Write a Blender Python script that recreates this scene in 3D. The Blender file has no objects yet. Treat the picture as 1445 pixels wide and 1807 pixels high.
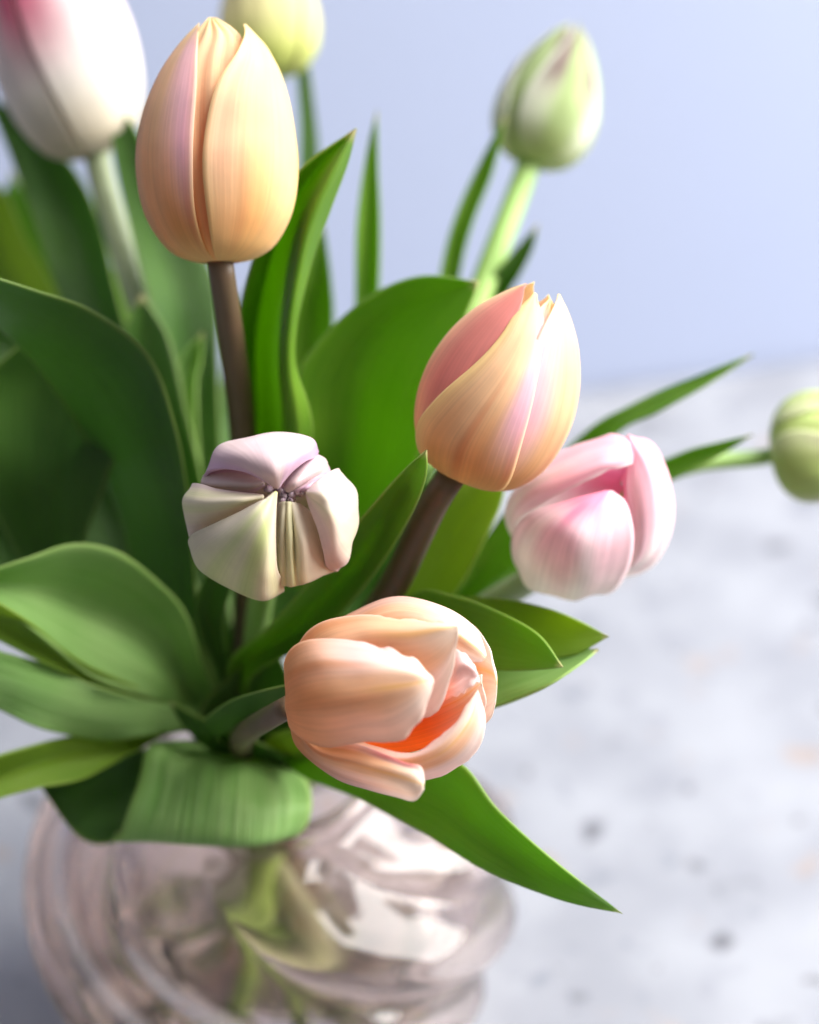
import bpy, math, random
import numpy as np
from mathutils import Vector, Matrix

random.seed(7); rng = np.random.RandomState(7)
scene = bpy.context.scene

# ------------------------------------------------------------------ camera
CAM = np.array([0.044, -0.473, 0.548]); PITCH = math.radians(35.0)
LENS, SENS = 60.0, 24.0
K = SENS / LENS / 1445.0                       # metres per photo pixel per metre of depth
RGT = np.array([1.0, 0.0, 0.0])
FWD = np.array([0.0, math.cos(PITCH), -math.sin(PITCH)])
UPV = np.array([0.0, math.sin(PITCH), math.cos(PITCH)])
BCK = -FWD
cd = bpy.data.cameras.new('camera'); cam = bpy.data.objects.new('camera', cd)
scene.collection.objects.link(cam); scene.camera = cam
cam.location = CAM; cam.rotation_euler = (math.pi/2 - PITCH, 0, 0)
cd.sensor_fit = 'HORIZONTAL'; cd.sensor_width = SENS; cd.lens = LENS
cd.clip_start = 0.01; cd.clip_end = 50
cd.dof.use_dof = True; cd.dof.focus_distance = 0.505; cd.dof.aperture_fstop = 4.0
cd.dof.aperture_blades = 0

# ------------------------------------------------------------------ light
world = bpy.data.worlds.new('World'); scene.world = world; world.use_nodes = True
bg = world.node_tree.nodes['Background']
bg.inputs[0].default_value = (0.93, 0.95, 1.0, 1); bg.inputs[1].default_value = 0.29
def area(name, loc, target, sx, sy, power, col):
    l = bpy.data.lights.new(name, 'AREA'); l.shape = 'RECTANGLE'; l.size = sx; l.size_y = sy
    l.energy = power; l.color = col
    o = bpy.data.objects.new(name, l); scene.collection.objects.link(o); o.location = loc
    o.rotation_euler = (Vector(target) - Vector(loc)).to_track_quat('-Z', 'Y').to_euler()
    return o
area('window_light', (1.08, 0.20, 1.10), (0.0, 0.02, 0.2), 1.2, 1.9, 110, (1.0, 0.975, 0.945))

scene.render.engine = 'CYCLES'
scene.cycles.use_denoising = True
scene.cycles.max_bounces = 12; scene.cycles.transmission_bounces = 12
scene.cycles.adaptive_threshold = 0.02; scene.cycles.transparent_max_bounces = 12
scene.cycles.diffuse_bounces = 5
scene.cycles.sample_clamp_indirect = 6.0
vs = scene.view_settings
vs.view_transform = 'Standard'; vs.look = 'None'; vs.gamma = 1.0; vs.exposure = 0.0; vs.use_curve_mapping = False

# ------------------------------------------------------------------ helpers
def s2l(c):
    c = np.asarray(c, float) / 255.0
    return np.where(c <= 0.04045, c / 12.92, ((c + 0.055) / 1.055) ** 2.4)

def P(px, py, d):                              # photo pixel + depth (m) -> world point
    px, py, d = np.asarray(px, float), np.asarray(py, float), np.asarray(d, float)
    return (CAM + FWD * d[..., None] + RGT * ((px - 722.5) * K * d)[..., None]
            - UPV * ((py - 903.5) * K * d)[..., None])

def onz(px, py, z):                            # depth (m) where a pixel's ray meets height z
    dirv = FWD + RGT * (px - 722.5) * K - UPV * (py - 903.5) * K
    return float((z - CAM[2]) / dirv[2])

def to_px(w):
    w = np.asarray(w, float) - CAM
    d = w @ FWD
    return 722.5 + (w @ RGT) / d / K, 903.5 - (w @ UPV) / d / K, d

def catmull(pts, n):
    """resample a polyline with a centripetal-ish Catmull-Rom at n points, even in arc length"""
    pts = np.asarray(pts, float)
    if len(pts) == 2: 
        t = np.linspace(0, 1, n)[:, None]; return pts[0] * (1 - t) + pts[1] * t
    p = np.vstack([2 * pts[0] - pts[1], pts, 2 * pts[-1] - pts[-2]])
    out = []
    for i in range(1, len(p) - 2):
        t = np.linspace(0, 1, 24, endpoint=False)[:, None]
        a, b, c, d = p[i-1], p[i], p[i+1], p[i+2]
        out.append(0.5 * (2*b + (c-a)*t + (2*a-5*b+4*c-d)*t**2 + (3*b-a-3*c+d)*t**3))
    out = np.vstack(out + [pts[-1:]])
    s = np.r_[0, np.cumsum(np.linalg.norm(np.diff(out, axis=0), axis=1))]; s /= s[-1]
    u = np.linspace(0, 1, n)
    return np.stack([np.interp(u, s, out[:, k]) for k in range(out.shape[1])], 1)

def across(rails, nv):
    """rails: (m, n, 3) -> (n, nv, 3) Catmull-Rom across the rails"""
    m, n, _ = rails.shape
    p = np.concatenate([2*rails[:1] - rails[1:2], rails, 2*rails[-1:] - rails[-2:-1]], 0)
    out = np.zeros((n, nv, 3))
    for j, q in enumerate(np.linspace(0, m - 1, nv)):
        i = min(int(q), m - 2); t = q - i
        a, b, c, d = p[i], p[i+1], p[i+2], p[i+3]
        out[:, j] = 0.5 * (2*b + (c-a)*t + (2*a-5*b+4*c-d)*t*t + (3*b-a-3*c+d)*t**3)
    return out

def link(o, parent=None):
    scene.collection.objects.link(o)
    if parent is not None:
        o.parent = parent
        o.matrix_parent_inverse = Matrix.Translation(-Vector(parent.location))
    return o

def grid_mesh(name, G, mat, parent=None, col=None, thick=0.0, closed=False, offset=0.0):
    n, m, _ = G.shape
    verts = G.reshape(-1, 3)
    faces = []
    for i in range(n - 1):
        for j in range(m if closed else m - 1):
            j2 = (j + 1) % m
            faces.append((i*m + j, i*m + j2, (i+1)*m + j2, (i+1)*m + j))
    me = bpy.data.meshes.new(name)
    me.from_pydata([tuple(v) for v in verts], [], faces)
    uv = me.uv_layers.new(name='uv')
    li = np.zeros(len(me.loops), int); me.loops.foreach_get('vertex_index', li)
    U = np.repeat(np.linspace(0, 1, n), m); V = np.tile(np.linspace(0, 1, m), n)
    uv.data.foreach_set('uv', np.stack([U[li], V[li]], 1).astype(np.float32).ravel())
    if col is not None:
        ca = me.color_attributes.new('pigment', 'FLOAT_COLOR', 'POINT')
        c4 = np.ones((n*m, 4), np.float32); c4[:, :3] = col.reshape(-1, 3)
        ca.data.foreach_set('color', c4.ravel())
    me.polygons.foreach_set('use_smooth', [True] * len(me.polygons))
    me.materials.append(mat)
    o = bpy.data.objects.new(name, me); link(o, parent)
    if thick:
        md = o.modifiers.new('thickness', 'SOLIDIFY'); md.thickness = thick; md.offset = offset
    return o

def tube(name, pts, radii, mat, parent, n=60, m=14):
    c = catmull(pts, n); r = np.interp(np.linspace(0, 1, n), np.linspace(0, 1, len(radii)), radii)
    T = np.gradient(c, axis=0); T /= np.linalg.norm(T, axis=1)[:, None]
    ref = np.array([0.3, 1.0, 0.2]); 
    G = np.zeros((n + 2, m, 3)); th = np.linspace(0, 2*np.pi, m, endpoint=False)
    x = ref - T[0] * (ref @ T[0]); x /= np.linalg.norm(x)
    for i in range(n):
        x = x - T[i] * (x @ T[i]); x /= np.linalg.norm(x); y = np.cross(T[i], x)
        G[i+1] = c[i] + r[i] * (np.cos(th)[:, None]*x + np.sin(th)[:, None]*y)
    G[0] = c[0] ; G[-1] = c[-1]
    return grid_mesh(name, G, mat, parent, closed=True)

# ------------------------------------------------------------------ materials
def new_mat(name):
    m = bpy.data.materials.new(name); m.use_nodes = True
    nt = m.node_tree; nt.nodes.clear()
    return m, nt, nt.nodes, nt.links
def node(ns, t, **kw):
    n = ns.new(t)
    for k, v in kw.items(): setattr(n, k, v)
    return n
def rgba(c): return (float(c[0]), float(c[1]), float(c[2]), 1)

def petal_material(name, trans=0.46, streak=0.11, rough=0.6):
    m, nt, N, L = new_mat(name)
    out = node(N, 'ShaderNodeOutputMaterial'); at = node(N, 'ShaderNodeVertexColor', layer_name='pigment')
    uv = node(N, 'ShaderNodeUVMap', uv_map='uv')
    mp = node(N, 'ShaderNodeMapping'); mp.inputs['Scale'].default_value = (1.6, 40, 1)
    L.new(uv.outputs[0], mp.inputs[0])
    oi = node(N, 'ShaderNodeObjectInfo'); L.new(oi.outputs['Random'], mp.inputs['Location'])
    nz = node(N, 'ShaderNodeTexNoise'); nz.inputs['Scale'].default_value = 1.0; nz.inputs['Detail'].default_value = 4
    L.new(mp.outputs[0], nz.inputs[0])
    mr = node(N, 'ShaderNodeMapRange'); mr.inputs[1].default_value = 0.3; mr.inputs[2].default_value = 0.7
    mr.inputs[3].default_value = 1 - streak; mr.inputs[4].default_value = 1 + streak * 0.5
    L.new(nz.outputs[0], mr.inputs[0])
    # soft blotches of pigment
    tc = node(N, 'ShaderNodeTexCoord'); n2 = node(N, 'ShaderNodeTexNoise'); n2.inputs['Scale'].default_value = 95; n2.inputs['Detail'].default_value = 3
    L.new(tc.outputs['Object'], n2.inputs[0])
    mr2 = node(N, 'ShaderNodeMapRange'); mr2.inputs[1].default_value = 0.3; mr2.inputs[2].default_value = 0.7
    mr2.inputs[3].default_value = 0.93; mr2.inputs[4].default_value = 1.05
    L.new(n2.outputs[0], mr2.inputs[0])
    mu = node(N, 'ShaderNodeMath', operation='MULTIPLY'); L.new(mr.outputs[0], mu.inputs[0]); L.new(mr2.outputs[0], mu.inputs[1])
    vm = node(N, 'ShaderNodeVectorMath', operation='SCALE'); L.new(at.outputs[0], vm.inputs[0]); L.new(mu.outputs[0], vm.inputs['Scale'])
    pb = node(N, 'ShaderNodeBsdfPrincipled'); pb.inputs['Roughness'].default_value = rough
    pb.inputs['Specular IOR Level'].default_value = 0.22
    pb.inputs['Sheen Weight'].default_value = 0.12; pb.inputs['Sheen Roughness'].default_value = 0.4
    L.new(vm.outputs[0], pb.inputs['Base Color'])
    tm = node(N, 'ShaderNodeMixRGB'); tm.inputs[0].default_value = 0.22; tm.inputs[2].default_value = (1, 0.97, 0.9, 1); L.new(vm.outputs[0], tm.inputs[1])
    tr = node(N, 'ShaderNodeBsdfTranslucent'); L.new(tm.outputs[0], tr.inputs[0])
    bp = node(N, 'ShaderNodeBump'); bp.inputs['Strength'].default_value = 0.10; bp.inputs['Distance'].default_value = 0.0012
    L.new(nz.outputs[0], bp.inputs['Height']); L.new(bp.outputs[0], pb.inputs['Normal'])
    mx = node(N, 'ShaderNodeMixShader'); mx.inputs[0].default_value = trans
    L.new(pb.outputs[0], mx.inputs[1]); L.new(tr.outputs[0], mx.inputs[2]); L.new(mx.outputs[0], out.inputs[0])
    return m

def leaf_material(name, top, deep, trans_col, trans=0.34, rough=0.42, stripe=0.25):
    m, nt, N, L = new_mat(name)
    out = node(N, 'ShaderNodeOutputMaterial'); uv = node(N, 'ShaderNodeUVMap', uv_map='uv')
    mp = node(N, 'ShaderNodeMapping'); mp.inputs['Scale'].default_value = (1.2, 42, 1); L.new(uv.outputs[0], mp.inputs[0])
    oi = node(N, 'ShaderNodeObjectInfo'); L.new(oi.outputs['Random'], mp.inputs['Location'])
    nz = node(N, 'ShaderNodeTexNoise'); nz.inputs['Scale'].default_value = 1.0; nz.inputs['Detail'].default_value = 5
    L.new(mp.outputs[0], nz.inputs[0])
    tc = node(N, 'ShaderNodeTexCoord'); n2 = node(N, 'ShaderNodeTexNoise'); n2.inputs['Scale'].default_value = 34; n2.inputs['Detail'].default_value = 3
    L.new(tc.outputs['Object'], n2.inputs[0])
    ad = node(N, 'ShaderNodeMath', operation='MULTIPLY_ADD'); ad.inputs[1].default_value = stripe * 2
    L.new(nz.outputs[0], ad.inputs[0]); L.new(n2.outputs[0], ad.inputs[2])
    mr = node(N, 'ShaderNodeMapRange'); mr.inputs[1].default_value = 0.35 + stripe*0.6; mr.inputs[2].default_value = 0.65 + stripe*1.4
    L.new(ad.outputs[0], mr.inputs[0])
    cm = node(N, 'ShaderNodeMixRGB'); cm.inputs[1].default_value = rgba(deep); cm.inputs[2].default_value = rgba(top)
    L.new(mr.outputs[0], cm.inputs[0])
    # pale margin along both leaf edges
    sx = node(N, 'ShaderNodeSeparateXYZ'); L.new(uv.outputs[0], sx.inputs[0])
    a1 = node(N, 'ShaderNodeMath', operation='SUBTRACT'); L.new(sx.outputs[1], a1.inputs[0]); a1.inputs[1].default_value = 0.5
    a2 = node(N, 'ShaderNodeMath', operation='ABSOLUTE'); L.new(a1.outputs[0], a2.inputs[0])
    mg = node(N, 'ShaderNodeMapRange'); mg.inputs[1].default_value = 0.455; mg.inputs[2].default_value = 0.5
    mg.inputs[4].default_value = 0.45; L.new(a2.outputs[0], mg.inputs[0])
    cm2 = node(N, 'ShaderNodeMixRGB'); cm2.inputs[2].default_value = rgba(s2l((168, 190, 100)))
    L.new(mg.outputs[0], cm2.inputs[0]); L.new(cm.outputs[0], cm2.inputs[1])
    tp = node(N, 'ShaderNodeMapRange'); tp.inputs[1].default_value = 0.972; tp.inputs[2].default_value = 0.992; L.new(sx.outputs[0], tp.inputs[0])
    cm3 = node(N, 'ShaderNodeMixRGB'); cm3.inputs[2].default_value = rgba(s2l((206, 196, 140))); L.new(tp.outputs[0], cm3.inputs[0]); L.new(cm2.outputs[0], cm3.inputs[1])
    pb = node(N, 'ShaderNodeBsdfPrincipled'); pb.inputs['Roughness'].default_value = rough
    pb.inputs['Specular IOR Level'].default_value = 0.45
    L.new(cm3.outputs[0], pb.inputs['Base Color'])
    tr = node(N, 'ShaderNodeBsdfTranslucent'); tr.inputs[0].default_value = rgba(trans_col)
    bp = node(N, 'ShaderNodeBump'); bp.inputs['Strength'].default_value = 0.7; bp.inputs['Distance'].default_value = 0.002
    L.new(nz.outputs[0], bp.inputs['Height']); L.new(bp.outputs[0], pb.inputs['Normal'])
    mx = node(N, 'ShaderNodeMixShader'); mx.inputs[0].default_value = trans
    L.new(pb.outputs[0], mx.inputs[1]); L.new(tr.outputs[0], mx.inputs[2]); L.new(mx.outputs[0], out.inputs[0])
    return m

def stem_material(name, c1, c2):
    m, nt, N, L = new_mat(name)
    out = node(N, 'ShaderNodeOutputMaterial'); tc = node(N, 'ShaderNodeTexCoord')
    nz = node(N, 'ShaderNodeTexNoise'); nz.inputs['Scale'].default_value = 60; nz.inputs['Detail'].default_value = 4
    L.new(tc.outputs['Object'], nz.inputs[0])
    cm = node(N, 'ShaderNodeMixRGB'); cm.inputs[1].default_value = rgba(c1); cm.inputs[2].default_value = rgba(c2)
    L.new(nz.outputs[0], cm.inputs[0])
    pb = node(N, 'ShaderNodeBsdfPrincipled'); pb.inputs['Roughness'].default_value = 0.5
    pb.inputs['Subsurface Weight'].default_value = 0.15; pb.inputs['Subsurface Radius'].default_value = (0.002, 0.003, 0.001)
    L.new(cm.outputs[0], pb.inputs['Base Color']); L.new(pb.outputs[0], out.inputs[0])
    return m

M_PETAL = petal_material('petal')
M_BUD = petal_material('bud_petal', trans=0.25, streak=0.05, rough=0.62)
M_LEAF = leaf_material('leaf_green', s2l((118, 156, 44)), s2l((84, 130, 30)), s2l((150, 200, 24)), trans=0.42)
M_LEAFD = leaf_material('leaf_deep_shaded', s2l((84, 124, 48)), s2l((56, 94, 32)), s2l((124, 174, 28)), trans=0.34)  # deep green, darkened further: shade of the bouquet's interior put into the leaf colour
M_LEAFB = leaf_material('leaf_waxy_lit', s2l((178, 212, 134)), s2l((122, 176, 84)), s2l((170, 210, 70)), trans=0.36, rough=0.55, stripe=0.6)  # waxy pale green; light on the lower-left leaves is also put into this colour
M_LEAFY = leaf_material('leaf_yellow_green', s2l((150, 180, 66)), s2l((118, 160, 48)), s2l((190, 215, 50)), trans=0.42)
M_STEMB = stem_material('stem_brown', s2l((74, 66, 40)), s2l((112, 86, 66)))
M_STEMG = stem_material('stem_green', s2l((128, 168, 82)), s2l((165, 195, 110)))
M_STEMP = stem_material('stem_pale', s2l((140, 152, 110)), s2l((175, 186, 150)))

# ------------------------------------------------------------------ setting: table and wall
def table_material():
    m, nt, N, L = new_mat('pale_stone')
    out = node(N, 'ShaderNodeOutputMaterial'); tc = node(N, 'ShaderNodeTexCoord')
    def noise(scale, detail, w=0.0, rough=0.5):
        mp = node(N, 'ShaderNodeMapping'); mp.inputs['Location'].default_value = (w, w*1.7, w*0.6)
        L.new(tc.outputs['Object'], mp.inputs[0])
        n = node(N, 'ShaderNodeTexNoise'); n.inputs['Scale'].default_value = scale; n.inputs['Detail'].default_value = detail
        n.inputs['Roughness'].default_value = rough; L.new(mp.outputs[0], n.inputs[0]); return n
    def ramp(src, a, b):
        r = node(N, 'ShaderNodeMapRange', interpolation_type='SMOOTHSTEP'); r.inputs[1].default_value = a; r.inputs[2].default_value = b
        L.new(src, r.inputs[0]); return r
    base = noise(22, 5, 0.0); r0 = ramp(base.outputs[0], 0.32, 0.68)
    c = node(N, 'ShaderNodeMixRGB'); c.inputs[1].default_value = rgba(s2l((130, 132, 139))); c.inputs[2].default_value = rgba(s2l((145, 147, 153)))
    L.new(r0.outputs[0], c.inputs[0]); cur = c
    for scale, det, w, lo, hi, colr, amt in ((30, 3, 3.1, 0.60, 0.72, (124, 126, 134), 0.6), (44, 2.5, 7.7, 0.635, 0.73, (80, 80, 86), 0.85),
                                             (34, 2.5, 12.3, 0.63, 0.74, (150, 126, 106), 0.55), (58, 3, 33.0, 0.62, 0.72, (100, 104, 114), 0.6), (70, 2, 21.0, 0.69, 0.76, (70, 66, 66), 0.7)):
        n = noise(scale, det, w); r = ramp(n.outputs[0], lo, hi)
        k = node(N, 'ShaderNodeMath', operation='MULTIPLY'); k.inputs[1].default_value = amt; L.new(r.outputs[0], k.inputs[0])
        c = node(N, 'ShaderNodeMixRGB'); c.inputs[2].default_value = rgba(s2l(colr)); L.new(k.outputs[0], c.inputs[0]); L.new(cur.outputs[0], c.inputs[1]); cur = c
    pb = node(N, 'ShaderNodeBsdfPrincipled'); pb.inputs['Roughness'].default_value = 0.55
    L.new(cur.outputs[0], pb.inputs['Base Color'])
    bp = node(N, 'ShaderNodeBump'); bp.inputs['Strength'].default_value = 0.15; bp.inputs['Distance'].default_value = 0.002
    L.new(base.outputs[0], bp.inputs['Height']); L.new(bp.outputs[0], pb.inputs['Normal'])
    L.new(pb.outputs[0], out.inputs[0]); return m
def wall_material():
    m, nt, N, L = new_mat('painted_wall')
    out = node(N, 'ShaderNodeOutputMaterial'); tc = node(N, 'ShaderNodeTexCoord')
    nz = node(N, 'ShaderNodeTexNoise'); nz.inputs['Scale'].default_value = 3.0; nz.inputs['Detail'].default_value = 3
    L.new(tc.outputs['Object'], nz.inputs[0])
    cm = node(N, 'ShaderNodeMixRGB'); cm.inputs[1].default_value = rgba(s2l((163, 173, 199))); cm.inputs[2].default_value = rgba(s2l((169, 178, 203)))
    L.new(nz.outputs[0], cm.inputs[0])
    pb = node(N, 'ShaderNodeBsdfPrincipled'); pb.inputs['Roughness'].default_value = 0.8
    L.new(cm.outputs[0], pb.inputs['Base Color']); L.new(pb.outputs[0], out.inputs[0]); return m

def slab(name, x0, x1, y0, y1, z0, z1, mat, rz=0.0, piv=(0, 0)):
    me = bpy.data.meshes.new(name)
    v = [(x, y, z) for z in (z0, z1) for x, y in ((x0, y0), (x1, y0), (x1, y1), (x0, y1))]
    f = [(3, 2, 1, 0), (4, 5, 6, 7), (0, 1, 5, 4), (1, 2, 6, 5), (2, 3, 7, 6), (3, 0, 4, 7)]
    me.from_pydata(v, [], f); me.materials.append(mat)
    o = bpy.data.objects.new(name, me); o.location = (piv[0], piv[1], 0); o.rotation_euler = (0, 0, rz); link(o)
    o['kind'] = 'structure'; return o
# back edge of the table seen at photo pixels (1020,692) and (1440,638): a wall turned a little about z
e1 = P(1020, 694, onz(1020, 694, 0)); e2 = P(1440, 640, onz(1440, 640, 0))
wrz = math.atan2(e2[1] - e1[1], e2[0] - e1[0])
slab('table', -1.6, 1.3, -0.62, 0.0, -0.03, 0.0, table_material(), wrz, (e1[0], e1[1])).location.z = 0
slab('wall', -2.0, 1.6, 0.004, 0.10, -0.6, 1.8, wall_material(), wrz, (e1[0], e1[1]))

# ------------------------------------------------------------------ vase
VASE_H = 0.125
def glass_material(name, tint, rough=0.0, ior=1.47):
    m, nt, N, L = new_mat(name)
    out = node(N, 'ShaderNodeOutputMaterial')
    pb = node(N, 'ShaderNodeBsdfPrincipled'); pb.inputs['Base Color'].default_value = rgba(tint)
    pb.inputs['Roughness'].default_value = rough; pb.inputs['IOR'].default_value = ior
    pb.inputs['Transmission Weight'].default_value = 1.0
    if 'vase' in name:
        pb.inputs['Specular IOR Level'].default_value = 0.75
    if 'vase' in name:                          # thin blown glass: part of the light passes straight through the wall
        pb.inputs['Roughness'].default_value = 0.03
        tp = node(N, 'ShaderNodeBsdfTransparent'); tp.inputs[0].default_value = (0.99, 0.90, 0.86, 1)
        mx = node(N, 'ShaderNodeMixShader'); mx.inputs[0].default_value = 0.80
        L.new(tp.outputs[0], mx.inputs[1]); L.new(pb.outputs[0], mx.inputs[2]); L.new(mx.outputs[0], out.inputs[0]); return m
    L.new(pb.outputs[0], out.inputs[0]); return m
VPROF = [(0.0, 0.034), (0.004, 0.041), (0.018, 0.054), (0.038, 0.066), (0.062, 0.0735), (0.082, 0.0745), (0.098, 0.069), (0.109, 0.057), (0.116, 0.045), (0.1205, 0.0385), (0.125, 0.0375)]
def vase_profile(n):
    return catmull(VPROF, n)
def ribs(th, z):
    ph = 7 * th + 7 * math.radians(58) / 0.038 * (z - 0.06)
    return np.abs(np.cos(ph / 2))
def build_vase():
    root = bpy.data.objects.new('glass_vase', None); link(root)
    root['label'] = 'round pink-tinted glass vase with swirling ribs on the stone table'; root['category'] = 'vase'
    m = 288; th = np.linspace(0, 2*np.pi, m, endpoint=False)
    pr = vase_profile(90)
    rows = []
    for z, r in pr:
        w = np.clip(z / 0.012, 0, 1) * np.clip((0.121 - z) / 0.016, 0, 1); w = w*w*(3-2*w)
        R = r + 0.0095 * w * (ribs(th, z) - 0.5)
        rows.append(np.stack([R*np.cos(th), R*np.sin(th), np.full(m, z)], 1))
    # rim, then inner wall down to the inner floor
    inner = pr[::-1]
    rt = inner[0][1]
    for dr, dz in ((-0.0008, 0.0010), (-0.0022, 0.0012), (-0.0032, 0.0004)):
        rows.append(np.stack([(rt+dr)*np.cos(th), (rt+dr)*np.sin(th), np.full(m, 0.125+dz)], 1))
    for z, r in inner:
        if z < 0.010: break
        w = np.clip((z - 0.012) / 0.02, 0, 1) * np.clip((0.119 - z) / 0.03, 0, 1); w = w*w*(3-2*w)
        r2 = r - 0.0056 + 0.0050 * w * (ribs(th, z) - 0.5)
        rows.append(np.stack([r2*np.cos(th), r2*np.sin(th), np.full(m, z)], 1))
    zl = 0.0095
    for k in (0.75, 0.4, 0.0):
        rows.append(np.stack([0.05*k*np.cos(th), 0.05*k*np.sin(th), np.full(m, zl)], 1))
    rows.insert(0, np.stack([0*th, 0*th, np.full(m, 0.0015)], 1))
    G = np.array(rows)
    grid_mesh('glass_body', G, glass_material('vase_glass', (0.99, 0.87, 0.82), ior=1.52), root, closed=True)
    # water filling the lower part
    zt = 0.036; rows = [np.stack([0*th, 0*th, np.full(m, 0.0102)], 1)]
    for z, r in pr:
        if 0.012 < z < zt:
            rows.append(np.stack([(r-0.0090)*np.cos(th), (r-0.0090)*np.sin(th), np.full(m, z)], 1))
    rl = np.interp(zt, pr[:, 0], pr[:, 1]) - 0.0090
    for k in (1.0, 0.5, 0.0):
        rows.append(np.stack([rl*k*np.cos(th), rl*k*np.sin(th), np.full(m, zt)], 1))
    w = grid_mesh('water', np.array(rows), glass_material('clear_water', (0.97, 0.99, 0.96), ior=1.33), None, closed=True)
    w['label'] = 'clear water filling the lower half of the ribbed vase'; w['category'] = 'water'
    return root
vase = build_vase()

# ------------------------------------------------------------------ tulips: roots and stems
tulips = {}
mouth = {}
def tulip(key, label, mouth_px, bottom, path, rad_px, mat):
    """path: (px, py, depth mm) from the flower's base down; then through the vase mouth to the vase floor"""
    root = bpy.data.objects.new('tulip', None)
    dm = onz(mouth_px[0], mouth_px[1], VASE_H + 0.004)
    mp = P(mouth_px[0], mouth_px[1], dm)
    bt = np.array([bottom[0], bottom[1], 0.014])
    root.location = bt; link(root)
    root['label'] = label; root['category'] = 'tulip'; root['group'] = 'tulips in the vase'
    a = np.asarray(path, float)
    pts = [P(x, y, d / 1000.0) for x, y, d in a]
    pts = pts + [mp, mp * 0.5 + bt * 0.5, bt]
    r0 = rad_px * K * a[0, 2] / 1000.0
    tube('stem', pts, [r0 * 0.9, r0, r0 * 1.02, r0, r0 * 0.9, r0 * 0.9], mat, root)
    tulips[key] = root; mouth[key] = (mouth_px[0], mouth_px[1], dm * 1000)
    return root

tulip('A', 'tall upright peach tulip with closed pointed petals and brown stem', (425, 1275), (-0.012, 0.010),
      [(388, 455, 532), (394, 500, 536), (410, 610, 552), (428, 760, 575), (436, 1000, 606)], 26, M_STEMB)
tulip('B', 'closed peach tulip flushed pink, leaning against the pale pink tulip', (520, 1290), (-0.028, 0.004),
      [(800, 835, 532), (770, 880, 536), (735, 950, 548), (690, 1040, 566), (610, 1160, 592)], 29, M_STEMB)
tulip('D', 'lavender and green tulip bud with pleated petals folded into a knot', (445, 1315), (0.004, 0.018),
      [(476, 915, 544), (474, 950, 556), (462, 1040, 582), (450, 1150, 604)], 24, M_STEMG)
tulip('E', 'opening peach tulip with parted petals showing its orange inside', (470, 1345), (0.012, 0.026),
      [(512, 1246, 512), (476, 1266, 522), (440, 1288, 546), (425, 1308, 580), (435, 1328, 606)], 23, M_STEMB)
tulip('C', 'pale pink and white tulip with rolled petal edges', (560, 1300), (-0.034, -0.006),
      [(965, 1000, 574), (925, 1030, 582), (850, 1075, 592), (700, 1190, 608)], 26, M_STEMP)
tulip('W', 'white tulip striped with pink on a pale grey-green stem', (360, 1255), (0.026, -0.02),
      [(170, 262, 656), (180, 320, 656), (222, 460, 656), (280, 640, 652), (325, 900, 645)], 25, M_STEMP)
tulip('G7', 'yellow-green closed tulip bud rising past the tip of the upright peach tulip', (420, 1240), (0.004, -0.028),
      [(476, 125, 684), (480, 200, 682), (470, 420, 674), (440, 800, 655)], 18, M_STEMG)
tulip('G8', 'pale green tulip bud with mauve streaks on a tall bare stem', (530, 1250), (-0.018, -0.03),
      [(938, 275, 660), (918, 330, 658), (872, 450, 652), (800, 640, 646), (660, 1000, 636)], 23, M_STEMG)
tulip('G9', 'small green tulip bud on a thin stem stretching out sideways', (595, 1305), (-0.04, 0.012),
      [(1375, 800, 622), (1340, 808, 622), (1190, 830, 618), (1000, 935, 618), (760, 1140, 622)], 16, M_STEMG)

# ------------------------------------------------------------------ leaves
def leaf(owner, rails, mat, cup=0.10, label=None, thick=0.0006, nu=64, nv=25, wave=0.0022, base=(0, 0)):
    bx, by, bd = mouth[owner]
    bx += base[0]; by += base[1]
    k = len(rails); out = []
    for j, r in enumerate(rails):
        off = (j / (k - 1) - 0.5) * 22
        out.append(catmull([(bx + off, by, bd)] + list(r), nu))
    if k == 2:
        a, b = out
        mid = (a + b) / 2
        wpx = np.linalg.norm((a - b)[:, :2], axis=1)
        mid = mid.copy(); mid[:, 2] += cup * wpx * K * mid[:, 2]
        out = [a, mid, b]
    R = np.array(out)
    W = np.zeros_like(R)
    for j in range(len(R)): W[j] = P(R[j, :, 0], R[j, :, 1], R[j, :, 2] / 1000.0)
    G = across(W, nv)
    if wave:
        ph = rng.uniform(0, 6.28, 4); u = np.linspace(0, 1, nu)[:, None]; v = np.linspace(-1, 1, nv)[None, :]
        amp = wave * (0.25 + v * v) * np.sin(np.pi * u) * (np.sin(9*u + ph[0] + v) + 0.6*np.sin(17*u + ph[1] - 2*v))
        G = G + BCK * amp[..., None]
    o = grid_mesh('leaf', G, mat, tulips[owner], thick=thick)
    if label: o['label'] = label
    return o

leaf('A', [[(440,1000,605),(415,760,578),(420,560,562),(470,400,552),(530,300,546),(628,228,540)],
           [(455,1000,612),(455,760,596),(455,580,586),(500,400,566),(560,300,552),(628,228,540)],
           [(480,1000,604),(510,790,566),(502,640,550),(514,520,543),(542,400,538),(588,300,538),(628,228,540)],
           [(495,1000,608),(550,770,568),(520,630,558),(545,480,552),(582,370,546),(612,290,542),(628,228,540)]], M_LEAF, nv=31,
     label='broad upright leaf with its margin folded back')
leaf('B', [[(530,1000,612),(548,800,594),(520,680,584),(555,608,580),(640,530,577),(740,488,573),(845,497,565)],
           [(580,1000,612),(620,800,600),(640,680,592),(690,590,584),(770,530,574),(845,497,565)],
           [(640,1000,600),(720,850,580),(760,740,572),(790,640,568),(820,560,566),(845,497,565)]], M_LEAF, label='wide bright green leaf arching to a point')
leaf('G8', [[(600,900,642),(625,560,632),(630,400,627),(646,280,624),(665,195,620)],
            [(652,900,642),(668,540,632),(671,400,628),(667,300,624),(665,195,620)]], M_LEAF, cup=0.5)
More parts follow.
